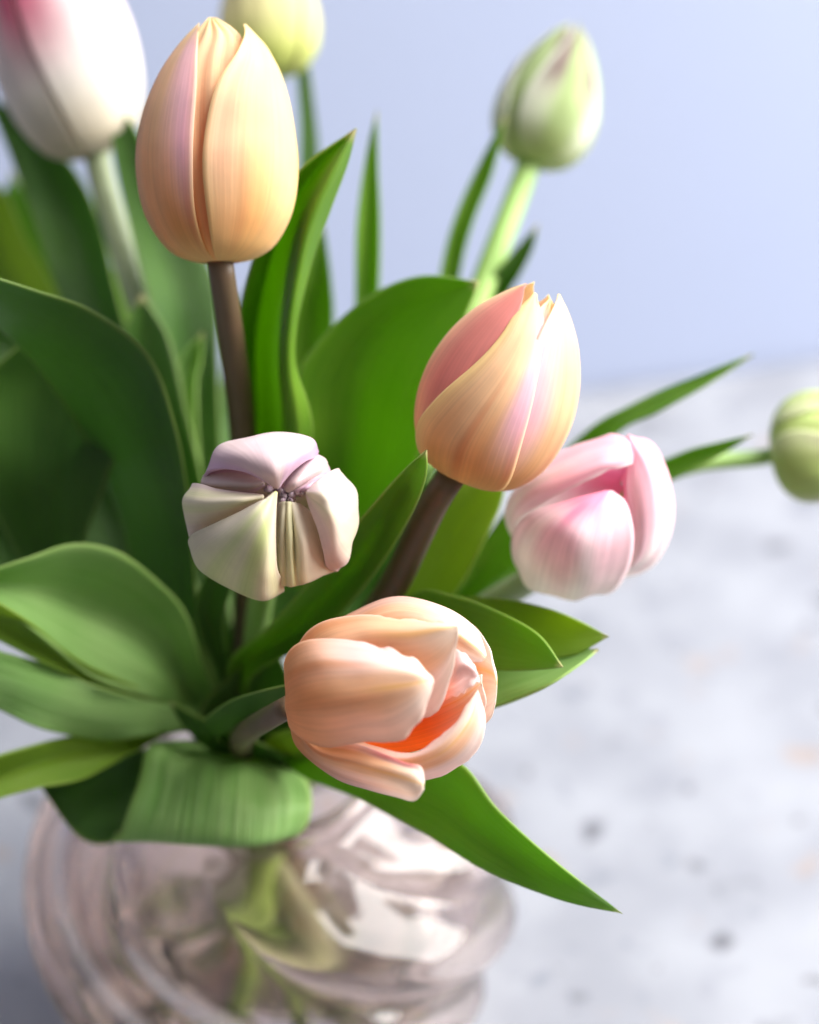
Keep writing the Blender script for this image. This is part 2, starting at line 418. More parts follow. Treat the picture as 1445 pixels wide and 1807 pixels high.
leaf('G7', [[(480,800,668),(520,450,678),(530,250,684),(525,120,686),(535,50,688)],
            [(520,800,668),(562,450,678),(562,280,684),(554,180,686),(535,50,688)]], M_LEAFD, cup=0.3)
leaf('G7', [[(500,900,652),(500,620,645),(530,500,640),(572,395,638)],
            [(575,900,652),(588,600,645),(585,500,640),(572,395,638)]], M_LEAF, cup=0.3)
leaf('D', [[(400,1180,590),(470,1110,572),(560,1010,550),(650,900,528),(712,830,514),(752,795,506)],
           [(420,1190,600),(520,1105,582),(615,1000,560),(690,890,534),(728,836,516),(752,795,506)],
           [(440,1200,596),(560,1125,572),(655,1020,550),(722,915,526),(750,845,511),(752,795,506)]], M_LEAF, label='narrow folded leaf with a blunt pale tip')
leaf('G9', [[(850,980,622),(1010,782,612),(1120,712,606),(1230,663,601),(1330,625,598)],
            [(910,980,620),(1075,778,608),(1160,728,602),(1245,680,599),(1330,625,598)]], M_LEAF, cup=0.3)
leaf('C', [[(900,1000,612),(1100,852,602),(1200,800,594),(1270,780,590),(1328,767,586)],
           [(950,1010,612),(1110,885,602),(1200,840,594),(1280,797,590),(1328,767,586)]], M_LEAF, cup=0.3)
leaf('B', [[(640,1150,596),(750,1060,574),(870,1055,558),(960,1072,548),(1020,1095,540),(1074,1123,536)],
           [(650,1240,594),(750,1160,570),(860,1155,554),(940,1160,546),(1010,1157,538),(1074,1123,536)]], M_LEAFY, cup=.16, label='yellow-green leaf glowing in the light')
leaf('C', [[(660,1200,600),(780,1160,575),(870,1150,560),(950,1150,552),(1010,1148,544),(1056,1146,536)],
           [(660,1262,600),(780,1262,552),(870,1252,538),(950,1218,531),(1020,1174,532),(1056,1146,536)]], M_LEAFB, cup=.12, label='pale waxy leaf underside below a darker leaf')
leaf('E', [[(600,1190,590),(720,1052,560),(800,1050,546),(880,1080,536),(950,1120,526),(993,1177,520)],
           [(600,1250,590),(740,1196,556),(820,1182,541),(900,1184,531),(960,1181,523),(993,1177,520)]], M_LEAF, cup=0.12)
leaf('E', [[(500,1310,604),(560,1325,580),(700,1325,550),(810,1345,536),(880,1430,528),(980,1520,523),(1098,1612,520)],
           [(490,1335,604),(540,1375,582),(640,1412,562),(740,1465,546),(860,1537,533),(980,1587,525),(1098,1612,520)]], M_LEAF, cup=0.14,
     label='long pointed leaf drooping past the vase')
leaf('B', [[(600,1180,606),(700,1050,592),(760,920,582),(810,850,576),(860,765,572)],
           [(680,1190,606),(800,1050,586),(850,960,578),(890,860,572),(860,765,572)]], M_LEAFY, cup=0.25)
leaf('C', [[(660,1180,610),(790,1050,598),(850,960,590),(915,870,583),(965,800,578)],
           [(700,1190,610),(850,1056,594),(920,990,586),(965,900,580),(965,800,578)]], M_LEAF, cup=0.2)
leaf('W', [[(280,1000,664),(110,540,680),(50,360,684),(0,230,686),(-40,150,688)],
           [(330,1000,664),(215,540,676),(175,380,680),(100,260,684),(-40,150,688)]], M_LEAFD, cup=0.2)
leaf('W', [[(240,1000,668),(-20,560,694),(-60,400,694),(-80,300,694)],
           [(280,1000,668),(110,540,686),(50,430,690),(0,330,692),(-80,300,694)]], M_LEAFY, cup=0.2)
leaf('G7', [[(330,1000,648),(290,640,646),(240,450,646),(205,300,646),(192,180,646)],
            [(400,1000,648),(385,640,646),(372,480,646),(290,330,646),(235,220,646),(192,180,646)]], M_LEAFD, cup=0.2)
leaf('A', [[(360,1150,614),(332,870,578),(307,740,562),(257,622,552),(160,547,542),(60,512,534),(-40,480,527)],
           [(335,1150,618),(300,900,596),(240,740,584),(160,640,572),(60,570,556),(-40,510,536)],
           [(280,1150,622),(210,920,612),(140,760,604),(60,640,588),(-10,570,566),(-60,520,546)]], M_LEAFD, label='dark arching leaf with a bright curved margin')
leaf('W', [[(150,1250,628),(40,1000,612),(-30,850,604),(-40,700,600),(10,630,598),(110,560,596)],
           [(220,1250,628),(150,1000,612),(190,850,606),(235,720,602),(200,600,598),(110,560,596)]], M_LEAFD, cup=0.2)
leaf('D', [[(370,1200,612),(330,1090,594),(280,1030,584),(210,975,574),(130,960,568),(50,985,562),(-40,1015,557)],
           [(350,1240,616),(290,1160,606),(220,1105,598),(140,1070,590),(60,1045,578),(-40,1030,562)],
           [(330,1260,612),(260,1232,592),(160,1192,577),(60,1112,562),(-40,1045,557)]], M_LEAFB, label='broad cupped leaf rounding over to one side')
leaf('E', [[(320,1262,608),(240,1215,587),(140,1165,572),(50,1095,560),(-40,1040,553)],
           [(320,1272,608),(220,1228,588),(120,1188,575),(40,1152,565),(-40,1112,560)]], M_LEAFY, cup=0.3)
leaf('A', [[(380,1257,612),(280,1240,594),(150,1202,577),(60,1167,567),(-40,1137,560)],
           [(370,1278,612),(280,1292,596),(180,1307,584),(80,1287,574),(0,1252,568),(-40,1232,564)]], M_LEAFB, cup=-0.12)
leaf('E', [[(330,1272,612),(220,1292,592),(120,1302,580),(40,1320,570),(-40,1345,562)],
           [(330,1280,618),(225,1312,598),(130,1335,587),(50,1355,577),(-40,1380,570)],
           [(330,1290,612),(230,1332,592),(150,1372,580),(60,1390,570),(-40,1420,562)]], M_LEAFY)
# the strap leaf that curls out over the rim of the vase and rolls under
leaf('D', [[(330,1305,612),(262,1318,592),(240,1390,578),(212,1470,574),(196,1484,578),(205,1470,592)],
           [(390,1320,612),(360,1338,590),(352,1400,573),(345,1470,568),(345,1490,574),(350,1470,592)],
           [(440,1330,612),(450,1350,590),(450,1410,573),(446,1475,569),(446,1492,575),(448,1472,592)],
           [(490,1350,612),(530,1368,598),(550,1405,588),(543,1450,584),(520,1476,586),(512,1464,596)]], M_LEAFB, nv=33, cup=0,
     label='pale green leaf curling over the rim of the vase')
leaf('D', [[(300,1315,612),(190,1332,606),(120,1358,600),(70,1385,596)],
           [(320,1350,612),(240,1440,600),(205,1485,592),(140,1475,592),(70,1385,596)]], M_LEAFD, cup=0.15)
leaf('A', [[(400,1250,612),(355,1130,590),(345,1060,580),(375,1000,570),(420,960,566)],
           [(430,1250,612),(402,1160,596),(395,1090,586),(410,1030,576),(420,960,566)]], M_LEAFD, cup=0.3)
leaf('E', [[(400,1310,600),(362,1275,570),(400,1240,545),(450,1222,530),(525,1205,522)],
           [(420,1318,602),(385,1300,580),(422,1284,560),(470,1272,546),(525,1255,532)]], M_LEAFD, cup=0.3)
leaf('G8', [[(660,1000,638),(830,560,652),(868,490,648),(905,445,646),(950,395,644)],
            [(700,1000,638),(880,560,652),(915,490,648),(940,440,645),(950,395,644)]], M_LEAFD, cup=0.25)
leaf('G8', [[(640,1000,638),(740,700,650),(778,480,648),(805,380,645),(850,280,643),(893,200,640)],
            [(670,1000,638),(780,700,650),(812,480,648),(835,390,645),(870,300,643),(893,200,640)]], M_LEAF, cup=0.5)
leaf('G7', [[(330,900,642),(305,680,634),(320,630,632),(358,585,629)],
            [(362,900,642),(347,697,634),(354,640,632),(358,585,629)]], M_LEAFB, cup=0.4)

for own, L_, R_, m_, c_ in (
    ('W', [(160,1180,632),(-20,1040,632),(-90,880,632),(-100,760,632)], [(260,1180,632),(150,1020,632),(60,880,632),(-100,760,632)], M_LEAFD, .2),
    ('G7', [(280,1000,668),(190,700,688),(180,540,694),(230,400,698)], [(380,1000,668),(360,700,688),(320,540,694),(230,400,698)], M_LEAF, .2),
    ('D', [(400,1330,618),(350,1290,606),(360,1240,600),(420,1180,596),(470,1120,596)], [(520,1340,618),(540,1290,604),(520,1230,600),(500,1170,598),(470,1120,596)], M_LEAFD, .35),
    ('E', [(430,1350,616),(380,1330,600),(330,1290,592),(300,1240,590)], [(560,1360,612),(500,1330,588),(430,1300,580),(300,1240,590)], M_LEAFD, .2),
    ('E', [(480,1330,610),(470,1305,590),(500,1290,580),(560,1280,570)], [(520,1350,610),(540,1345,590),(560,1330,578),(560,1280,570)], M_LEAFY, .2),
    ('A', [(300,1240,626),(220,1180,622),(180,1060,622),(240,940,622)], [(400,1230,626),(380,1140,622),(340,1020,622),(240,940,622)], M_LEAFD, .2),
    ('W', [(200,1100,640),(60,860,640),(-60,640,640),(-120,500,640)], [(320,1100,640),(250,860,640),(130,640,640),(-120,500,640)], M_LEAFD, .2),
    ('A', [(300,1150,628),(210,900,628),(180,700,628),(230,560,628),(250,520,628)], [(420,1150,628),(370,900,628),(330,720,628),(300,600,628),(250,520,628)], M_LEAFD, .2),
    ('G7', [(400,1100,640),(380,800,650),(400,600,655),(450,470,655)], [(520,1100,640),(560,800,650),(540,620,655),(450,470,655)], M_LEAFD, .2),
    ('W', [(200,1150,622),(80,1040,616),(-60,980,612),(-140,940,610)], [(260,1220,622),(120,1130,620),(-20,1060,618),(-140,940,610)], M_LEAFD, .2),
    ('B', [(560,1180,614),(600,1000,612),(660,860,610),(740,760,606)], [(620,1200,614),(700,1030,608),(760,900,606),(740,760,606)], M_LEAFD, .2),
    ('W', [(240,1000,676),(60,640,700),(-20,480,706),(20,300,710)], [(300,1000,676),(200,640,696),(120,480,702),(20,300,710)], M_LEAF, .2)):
    leaf(own, [L_, R_], m_, cup=c_)

# ------------------------------------------------------------------ flowers
PEACH = s2l((250, 214, 170)); PEACHD = s2l((240, 180, 112)); YEL = s2l((252, 232, 160)); PINK = s2l((248, 204, 218)); ROSE = s2l((216, 120, 122))
CREAM = s2l((250, 236, 205)); ORANGE = s2l((255, 128, 28)); WHITE = s2l((244, 241, 236)); HOTP = s2l((238, 130, 172)); BLUSH = s2l((248, 214, 222))
GREEN = s2l((176, 196, 104)); LIME = s2l((196, 214, 138)); PALE = s2l((226, 230, 186)); LAV = s2l((216, 178, 204)); MAUVE = s2l((112, 84, 84))
def mix(a, b, w): 
    w = np.clip(w, 0, 1)[..., None]; return a * (1 - w) + b * w
def ss(x, a, b):
    x = np.clip((x - a) / (b - a), 0, 1); return x*x*(3-2*x)
def wob(t, v, seed, f=5.0):
    r = np.random.RandomState(seed); p = r.uniform(0, 6.28, 6)
    return (np.sin(f*v + p[0] + 2*t) + np.sin(f*1.9*v + p[1] - 3*t) * 0.6 + np.sin(f*0.6*v + 5*t + p[2]) * 0.8) / 2.4

def col_peach(t, v, seed=0, pink=0.8, edge=1):
    w = wob(t, v, seed)
    c = mix(PEACHD, PEACH, ss(t + 0.15*w, 0.0, 0.55))
    c = mix(c, s2l((222, 136, 84)), 0.6 * (v < 2) * ss(wob(t*0.3, v, seed + 50, 8), 0.25, 0.9) * (1 - ss(t, .55, .9)))
    c = mix(c, YEL, ss(-t, -0.22, 0.0) * 0.8)
    c = mix(c, PINK, pink * ss(v*edge + 0.25*w, 0.15, 0.8) * ss(t, 0.15, 0.5))
    c = mix(c, YEL, ss(np.abs(v), 0.9, 1.0) * 0.5 + ss(t, 0.86, 1.0) * 0.6)
    c = mix(c, CREAM, ss(t, 0.4, 1.0) * 0.25)
    return c
def col_open(t, v, seed=0, inner=0.0):
    w = wob(t, v, seed)
    c = mix(s2l((222, 166, 112)), s2l((247, 206, 168)), ss(t + 0.2*w, 0.1, 0.6))
    c = mix(c, s2l((247, 222, 220)), ss(np.abs(v) + 0.3*w, 0.25, 0.85) * 0.85 * ss(t, 0.2, 0.6))
    c = mix(c, s2l((222, 150, 88)), 0.55 * ss(wob(t*0.4, v, seed + 50, 9), 0.1, 0.9) * (1 - ss(t, .4, .85)))
    c = mix(c, s2l((248, 238, 226)), ss(t + 0.15*w, 0.6, 1.0) * 0.75)
    c = mix(c, s2l((244, 200, 110)), np.exp(-(v/0.07)**2) * ss(t, 0.45, 0.8) * 0.7)
    c = mix(c, np.broadcast_to(ORANGE, c.shape), inner * (1 - ss(t, 0.6, 0.95)))
    return c
def col_pinkwhite(t, v, seed=0, hot=0.3):
    w = wob(t, v, seed, 7)
    c = mix(WHITE, BLUSH, ss(t + 0.15*w, 0.2, 0.7))
    c = mix(c, HOTP, hot * ss(t + 0.12*w, 0.5, 0.95))
    return mix(c, s2l((244, 238, 222)), (1 - ss(t, 0.0, 0.3)))
def col_white(t, v, seed=0, hot=0.0):
    c = mix(s2l((236, 226, 204)), WHITE, ss(t, 0.05, 0.4))
    c = mix(c, s2l((236, 206, 214)), hot * 0.6 * ss(t, .2, .7))
    return mix(c, s2l((222, 84, 130)), hot * ss(-v, 0.25, 0.9) * ss(t, 0.3, 0.65))
def col_green(t, v, seed=0, lil=0.6, lime=0.0):
    w = wob(t, v, seed, 6)
    c = mix(GREEN, LIME, ss(t + 0.2*w, 0.0, 0.6) * 0.6 + lime)
    c = mix(c, PALE, ss(np.abs(v), 0.3, 0.9) * 0.7)
    return mix(c, MAUVE, lil * ss(t + 0.12*w, 0.3, 0.65) * ss(np.abs(v + 0.2*w), 0.15, 0.5) * (1 - 0.8*ss(np.abs(v), 0.82, 1.0)))
def col_bud(t, v, seed=0, lav=0.7, green=0.5):
    w = wob(t, v, seed, 7)
    c = mix(s2l((224, 218, 172)), s2l((232, 218, 196)), ss(t + 0.2*w, 0.2, 0.8))
    c = mix(c, s2l((188, 204, 120)), green * (np.exp(-((v-0.15+0.1*w)/0.16)**2) + 0.6*np.exp(-((v+0.45)/0.12)**2)))
    c = mix(c, LAV, lav * ss(np.abs(v + 0.1) + 0.25*w, 0.35, 0.9))
    return c

EGG = [(0, .18, 0), (.05, .40, .01), (.13, .68, .065), (.28, .92, .22), (.45, 1.0, .42), (.62, .92, .61), (.78, .72, .78), (.9, .48, .905), (1, .24, 1.0)]
BLUNT = [(0, .20, 0), (.10, .62, .06), (.25, .92, .28), (.42, 1.0, .55), (.56, .97, .78), (.68, .80, .95), (.80, .55, 1.02), (.91, .28, 1.0), (1, .06, .94)]
def prof_eval(prof, t):
    p = catmull([(a, b, c) for a, b, c in prof], 200)
    return np.interp(t, p[:, 0], p[:, 1]), np.interp(t, p[:, 0], p[:, 2])

def frame(axis, ref):
    a = np.asarray(axis, float); a /= np.linalg.norm(a)
    f = ref - a * (ref @ a); f /= np.linalg.norm(f)
    return a, f, np.cross(a, f)
def scr(x, y, tow):                            # direction from screen right / screen up / towards camera
    return RGT * x + UPV * y + BCK * tow

def petal(parent, base, fr, H, R, edges, colf, mat, rs=1.0, zs=1.0, tip=0.0, bulge=0.05, lip=0.03, rib=0.0, pleat=None,
          prof=EGG, nu=44, nv=31, jag=0.0, seed=1, thick=0.00032, bump=0.0):
    a, f, s = fr
    t = np.linspace(0, 1, nu)[:, None] * np.ones((1, nv)); v = np.ones((nu, 1)) * np.linspace(-1, 1, nv)[None, :]
    e = np.asarray(edges, float); ec = catmull(e, 160); o = np.argsort(ec[:, 0]); ec = ec[o]
    Lz = np.interp(t[:, 0], ec[:, 0], ec[:, 1]); Rz = np.interp(t[:, 0], ec[:, 0], ec[:, 2])
    az = np.radians(Lz[:, None] * (1 - v)/2 + Rz[:, None] * (1 + v)/2)
    r, z = prof_eval(prof, t)
    r = r * rs + tip * ss(t, 0.5, 1.0)
    body = ss(t, 0.0, 0.25)
    r = r * (1 + bulge * (1 - v*v) * body + lip * np.abs(v)**6 * body * (1 - ss(t, .9, 1.0)))
    r = r + rib * np.exp(-(v/0.10)**2) * ss(t, .2, .6) * (1 - ss(t, .92, 1.0))
    r = r + bump * wob(t, v, seed, 4.0) * body
    dz = 0.0
    if pleat:
        amp, fq, ph, lo, hi = pleat
        w = amp * np.sin(v * fq + ph) * ss(t, lo, lo + .15) * (1 - ss(t, hi, 1.02))
        r = r + w * (1 - ss(t, .55, .85)); dz = w * ss(t, .5, .8)
    if jag:
        rr = np.random.RandomState(seed); q = rr.uniform(-1, 1, nv); q = np.convolve(q, [.25, .5, .25], 'same')
        z = z + jag * q[None, :] * ss(t, .8, 1.0)
    G = base + a * ((z * zs + dz * R / H)[..., None] * H) + (r * R)[..., None] * (np.cos(az)[..., None]*f + np.sin(az)[..., None]*s)
    return grid_mesh('petal', G, mat, parent, col=colf(t, v), thick=thick)

def W3(px, py, dmm): return P(px, py, dmm / 1000.0)

# --- A: tall peach tulip
T = tulips['A']; k = K * 0.532; base = W3(388, 462, 532); fr = frame(scr(-0.02, 1, 0.02), BCK); H = 418*k; R = 136*k
petal(T, base, fr, H, R, [(0,110,250),(.3,112,248),(.7,116,244),(.9,140,220),(1,180,180)], lambda t,v: col_peach(t,v,1), M_PETAL, seed=1)
petal(T, base, fr, H, R, [(0,60,180),(.3,60,180),(.7,65,175),(.9,90,150),(1,120,120)], lambda t,v: col_peach(t,v,2), M_PETAL, rs=.9, zs=.96, seed=2)
petal(T, base, fr, H, R, [(0,-180,-60),(.3,-180,-60),(.7,-175,-65),(.9,-150,-90),(1,-120,-120)], lambda t,v: col_peach(t,v,3), M_PETAL, rs=.9, zs=.96, seed=3)
petal(T, base, fr, H, R, [(0,-50,48),(.5,-50,46),(.78,-52,50),(.92,-44,60),(1,-20,10)], lambda t,v: col_peach(t,v,4,pink=.9,edge=.3), M_PETAL, rs=.9, zs=1.01, seed=4,
      pleat=(.028, 15, .6, .35, .96), tip=-.02)
petal(T, base, fr, H, R, [(0,-84,-10),(.2,-108,-14),(.45,-114,-12),(.7,-112,-11),(.86,-100,-17),(.95,-80,-28),(1,-50,-46)], lambda t,v: mix(col_peach(t,v,5,pink=1.0), s2l((214, 142, 88)), .75*ss(-v,.0,.55)*ss(t,.05,.3)*(1-ss(t,.8,1.))), M_PETAL, rs=1.0, zs=.99, lip=.05, seed=5, bump=.012)
petal(T, base, fr, H, R, [(0,-2,80),(.2,-4,106),(.45,-5,114),(.70,5,110),(.85,26,100),(.93,42,86),(1,62,66)], lambda t,v: mix(col_peach(t,v,6,pink=.35,edge=-1), YEL, .25 + .5*ss(v,-.3,.7)*ss(t,.1,.5)), M_PETAL, rs=1.0, zs=.98, tip=.20, lip=.05, seed=6, bump=.012)

# --- B: leaning peach tulip
T = tulips['B']; k = K * 0.528; base = W3(818, 846, 532); fr = frame(scr(136, 335, 70), BCK); H = 368*k; R = 136*k
petal(T, base, fr, H, R, [(0,150,270),(.3,150,270),(.7,156,264),(.9,180,240),(1,210,210)], lambda t,v: col_peach(t,v,11), M_PETAL, rs=.97, seed=11)
petal(T, base, fr, H, R, [(0,90,215),(.3,90,215),(.7,95,210),(.9,120,185),(1,150,150)], lambda t,v: col_peach(t,v,12), M_PETAL, rs=.9, zs=.97, seed=12)
petal(T, base, fr, H, R, [(0,-160,-8),(.3,-158,-8),(.6,-148,-10),(.8,-132,-14),(.93,-104,-26),(1,-66,-60)], lambda t,v: mix(col_peach(t,v,13,pink=.3), ROSE, .8*ss(v,-.35,.5)*ss(t,.1,.5)), M_PETAL, rs=.955, zs=.985, seed=13)
petal(T, base, fr, H, R, [(0,0,110),(.5,0,110),(.8,0,100),(.94,10,80),(1,40,40)], lambda t,v: col_peach(t,v,14,pink=1.0,edge=-1), M_PETAL, rs=.9, zs=.96, seed=14, pleat=(.02,12,0,.5,.98))
petal(T, base, fr, H, R, [(0,25,110),(.1,18,114),(.3,10,120),(.6,8,118),(.8,14,104),(.93,30,84),(1,55,57)], lambda t,v: mix(col_peach(t,v,15,pink=1.0,edge=-1), YEL, .6*ss(v,.5,1.)*ss(t,.3,.7)), M_PETAL, rs=.97, zs=1.0, tip=.03, lip=.0, bulge=.06, seed=15, bump=.012)
petal(T, base, fr, H, R, [(0,-80,50),(.1,-76,48),(.26,-60,34),(.4,-44,27),(.6,-27,23),(.77,-20,21),(.9,-22,18),(1,-16,-8)], lambda t,v: mix(col_peach(t,v,16,pink=1.0), YEL, .6*ss(-v,.45,.95)), M_PETAL, rs=1.055, zs=.965, lip=.0, bulge=.03, seed=16, bump=.015)

# --- W: white tulip, G7, G8, G9: buds further back
T = tulips['W']; k = K * 0.656; base = W3(164, 274, 656); fr = frame(scr(-110, 400, 20), BCK); H = 440*k; R = 122*k
for (c0, hw, rs, zs, sd, hot) in ((180,64,1.0,1.0,21,0),(120,60,.92,.97,22,0),(-120,60,.92,.97,23,.6),(-5,50,.92,.97,24,.4)):
    petal(T, base, fr, H, R, [(0,c0-hw,c0+hw),(.6,c0-hw,c0+hw),(.85,c0-hw*.7,c0+hw*.7),(1,c0,c0)], lambda t,v,sd=sd,hot=hot: col_white(t,v,sd,hot), M_PETAL, rs=rs, zs=zs, seed=sd)
petal(T, base, fr, H, R, [(0,-95,-14),(.2,-112,-14),(.5,-116,-22),(.8,-104,-40),(1,-70,-70)], lambda t,v: col_white(t,-v,25,.9), M_PETAL, rs=1.0, lip=.05, seed=25)
petal(T, base, fr, H, R, [(0,-8,92),(.2,-10,110),(.5,-20,112),(.8,-20,100),(1,40,40)], lambda t,v: col_white(t,v,26,.8), M_PETAL, rs=1.02, lip=.05, seed=26)

def bud(key, base, axis, H, R, lil, lime, sd, rot=0, tips=.0, bul=.05, colf=None):
    T = tulips[key]; fr = frame(axis, BCK)
    cf = colf or (lambda t, v, s: col_green(t, v, s, lil, lime))
    for i, c0 in enumerate((60, 180, 300)):
        c = c0 + rot
        petal(T, base, fr, H, R, [(0,c-60,c+60),(.5,c-62,c+62),(.8,c-46,c+46),(.94,c-26,c+26),(1,c,c)], lambda t,v,s=sd+i: cf(t,v,s), M_BUD, prof=BUDP, rs=.93, zs=.98, seed=sd+i, bulge=.08, rib=.03)
    for i, c0 in enumerate((0, 120, 240)):
        c = c0 + rot
        petal(T, base, fr, H, R, [(0,c-46,c+46),(.3,c-52,c+52),(.6,c-40,c+40),(.85,c-22,c+22),(.95,c-10,c+10),(1,c,c)], lambda t,v,s=sd+5+i: cf(t,v,s), M_BUD, prof=BUDP, rs=1.02, zs=1.0, seed=sd+5+i, bulge=bul, rib=.04, lip=.02, tip=tips)
BUDP = [(0, .22, 0), (.05, .46, .01), (.13, .74, .07), (.26, .95, .2), (.42, 1.0, .38), (.6, .86, .59), (.78, .60, .78), (.9, .36, .905), (1, .12, 1.0)]
bud('G8', W3(938, 288, 660), scr(76, 240, -30), 268*K*.66, 88*K*.66, 1.0, 0.1, 40, rot=18,
    colf=lambda t, v, q: mix(mix(mix(s2l((162, 180, 122)), s2l((220, 224, 200)), ss(np.abs(v + .12*wob(t, v, q)), .15, .75)), s2l((196, 214, 132)), 1 - ss(t, .0, .3)), MAUVE, .85*ss(t, .3, .6)*ss(np.abs(v + .1*wob(t, v, q)), .22, .45)*(1 - ss(np.abs(v), .75, .95))))
bud('G7', W3(478, 136, 684), scr(-12, 260, 10), 250*K*.684, 84*K*.684, 0.15, 0.35, 50, rot=-25,
    colf=lambda t, v, q: mix(mix(s2l((200, 210, 110)), s2l((206, 200, 146)), ss(t, .1, .5)), s2l((150, 138, 98)), .6*ss(wob(t, v, q), .0, .9)))
bud('G9', W3(1364, 800, 622), scr(180, 22, 60), 205*K*.622, 92*K*.622, .6, 0.0, 60, rot=30)

# --- loft petals for the two opening flowers
def loft(owner, d0, rails, colf, nu=46, nv=31, thick=0.00032, mat=None, jag=0.0, seed=1, bump=0.0):
    R = np.array([catmull(r, nu) for r in rails])
    Wd = np.array([P(r[:, 0], r[:, 1], d0 + r[:, 2] / 1000.0) for r in R])
    G = across(Wd, nv)
    t = np.linspace(0, 1, nu)[:, None] * np.ones((1, nv)); v = np.ones((nu, 1)) * np.linspace(-1, 1, nv)[None, :]
    if bump: G = G + BCK * (bump * wob(t, v, seed, 5.0) * ss(t, 0, .3) * (1 - ss(t, .85, 1)))[..., None]
    if jag:
        rr = np.random.RandomState(seed); q = np.convolve(rr.uniform(-1, 1, nu), [.3, .4, .3], 'same')
        G = G + (UPV * jag)[None, None, :] * (q[:, None] * (ss(np.abs(v), .8, 1) * ss(t, .5, .7)))[..., None]
    return grid_mesh('petal', G, mat or M_PETAL, tulips[owner], col=colf(t, v), thick=thick)

E0 = .500
# far wall of the cup: its orange inside shows between the petals
loft('E', E0, [[(520,1235,14),(600,1140,30),(720,1090,32),(820,1095,20),(862,1140,8),(868,1170,2)],
               [(520,1240,14),(620,1220,26),(740,1200,26),(830,1180,14),(872,1190,4),(876,1205,0)],
               [(520,1245,14),(620,1270,28),(740,1290,26),(820,1290,14),(862,1272,4),(874,1240,0)]], lambda t,v: col_open(t,v,81,inner=.9), bump=.0006, seed=81)
loft('E', E0, [[(520,1250,14),(600,1230,22),(700,1220,18),(790,1205,6),(850,1190,-2)],
               [(520,1252,14),(610,1270,20),(710,1270,16),(800,1240,6),(850,1205,-2)],
               [(520,1255,14),(600,1310,16),(700,1330,10),(800,1300,4),(855,1250,0),(850,1205,-2)]], lambda t,v: col_open(t,v,82,inner=1.0), seed=82)
# upper far petal
loft('E', E0, [[(520,1225,14),(570,1120,20),(636,1074,18),(705,1053,14),(785,1072,6),(838,1108,0),(857,1150,-6)],
               [(520,1228,14),(600,1140,8),(690,1095,4),(780,1108,-2),(835,1140,-6),(857,1160,-7)],
               [(520,1230,14),(630,1180,6),(720,1170,2),(790,1160,-3),(830,1168,-6),(850,1168,-7)]], lambda t,v: col_open(t,v,83), bump=.0007, seed=83)
# upper petal
loft('E', E0, [[(514,1222,9),(524,1145,6),(560,1102,2),(630,1086,-1),(720,1091,-8),(770,1097,-14),(806,1106,-19)],
               [(514,1224,9),(560,1150,-6),(640,1122,-12),(720,1118,-17),(770,1110,-19),(806,1106,-19)],
               [(514,1226,9),(570,1180,-4),(640,1170,-8),(715,1190,-12),(775,1165,-16),(806,1120,-18.5),(806,1106,-19)],
               [(514,1230,9),(570,1200,0),(650,1220,-5),(722,1262,-9),(768,1258,-12),(798,1185,-16),(808,1112,-19)]], lambda t,v: col_open(t,v*.8+.25,84), bump=.0008, seed=84, jag=.0013)
# lower far petal, cupped
loft('E', E0, [[(518,1255,12),(580,1335,10),(680,1378,6),(760,1373,2),(832,1335,-2),(856,1275,-7),(843,1218,-11)],
               [(518,1254,12),(590,1318,-4),(690,1350,-11),(775,1330,-14),(826,1275,-14),(843,1218,-11)],
               [(518,1252,12),(600,1295,2),(665,1318,-6),(728,1328,-12),(788,1290,-14),(820,1250,-13),(843,1218,-11)]], lambda t,v: col_open(t,v,85), bump=.0006, seed=85, jag=.0011)
# lowest petal, flared tip
loft('E', E0, [[(510,1262,10),(524,1318,6),(590,1372,0),(650,1393,-7),(700,1406,-13),(732,1413,-17),(748,1392,-19)],
               [(510,1258,10),(556,1325,-3),(630,1350,-13),(690,1366,-19),(730,1378,-21),(748,1385,-20)],
               [(510,1256,10),(560,1305,0),(630,1312,-10),(682,1332,-15),(718,1346,-18),(742,1352,-19),(749,1375,-20)]], lambda t,v: mix(col_open(t,v,86), ROSE, .9*ss(v,.55,.95)*ss(t,.5,.7)*(1-ss(t,.85,.97))), bump=.0007, seed=86)
# crumpled inner petal at the mouth of the cup
loft('E', E0, [[(690,1225,12),(775,1178,-2),(808,1150,-8),(832,1168,-10),(842,1188,-10)],
               [(695,1232,12),(785,1200,-8),(815,1176,-13),(834,1182,-12),(843,1190,-10)],
               [(700,1238,12),(790,1215,-3),(820,1196,-8),(836,1194,-10),(844,1194,-10)],
               [(705,1245,12),(800,1232,-6),(828,1214,-12),(842,1204,-11),(846,1198,-10)]], lambda t,v: mix(col_open(t,v,88,inner=.6), s2l((250,228,226)), ss(t,.45,.8)), bump=.0012, seed=88, jag=.0012)
# large front petal
loft('E', E0, [[(508,1228,8),(503,1165,0),(535,1132,-7),(610,1129,-12),(690,1146,-17),(738,1170,-22),(763,1196,-25)],
               [(506,1236,8),(508,1195,-8),(560,1175,-18),(630,1175,-23),(700,1180,-26),(740,1188,-27),(763,1197,-25)],
               [(506,1242,8),(508,1248,-9),(560,1240,-20),(640,1228,-25),(710,1215,-27),(745,1205,-27),(763,1198,-25)],
               [(506,1250,8),(516,1290,-4),(572,1318,-12),(645,1309,-18),(705,1306,-21),(745,1265,-24),(765,1200,-25)]], lambda t,v: col_open(t,v-.25,87), bump=.0007, seed=87, jag=.0011)

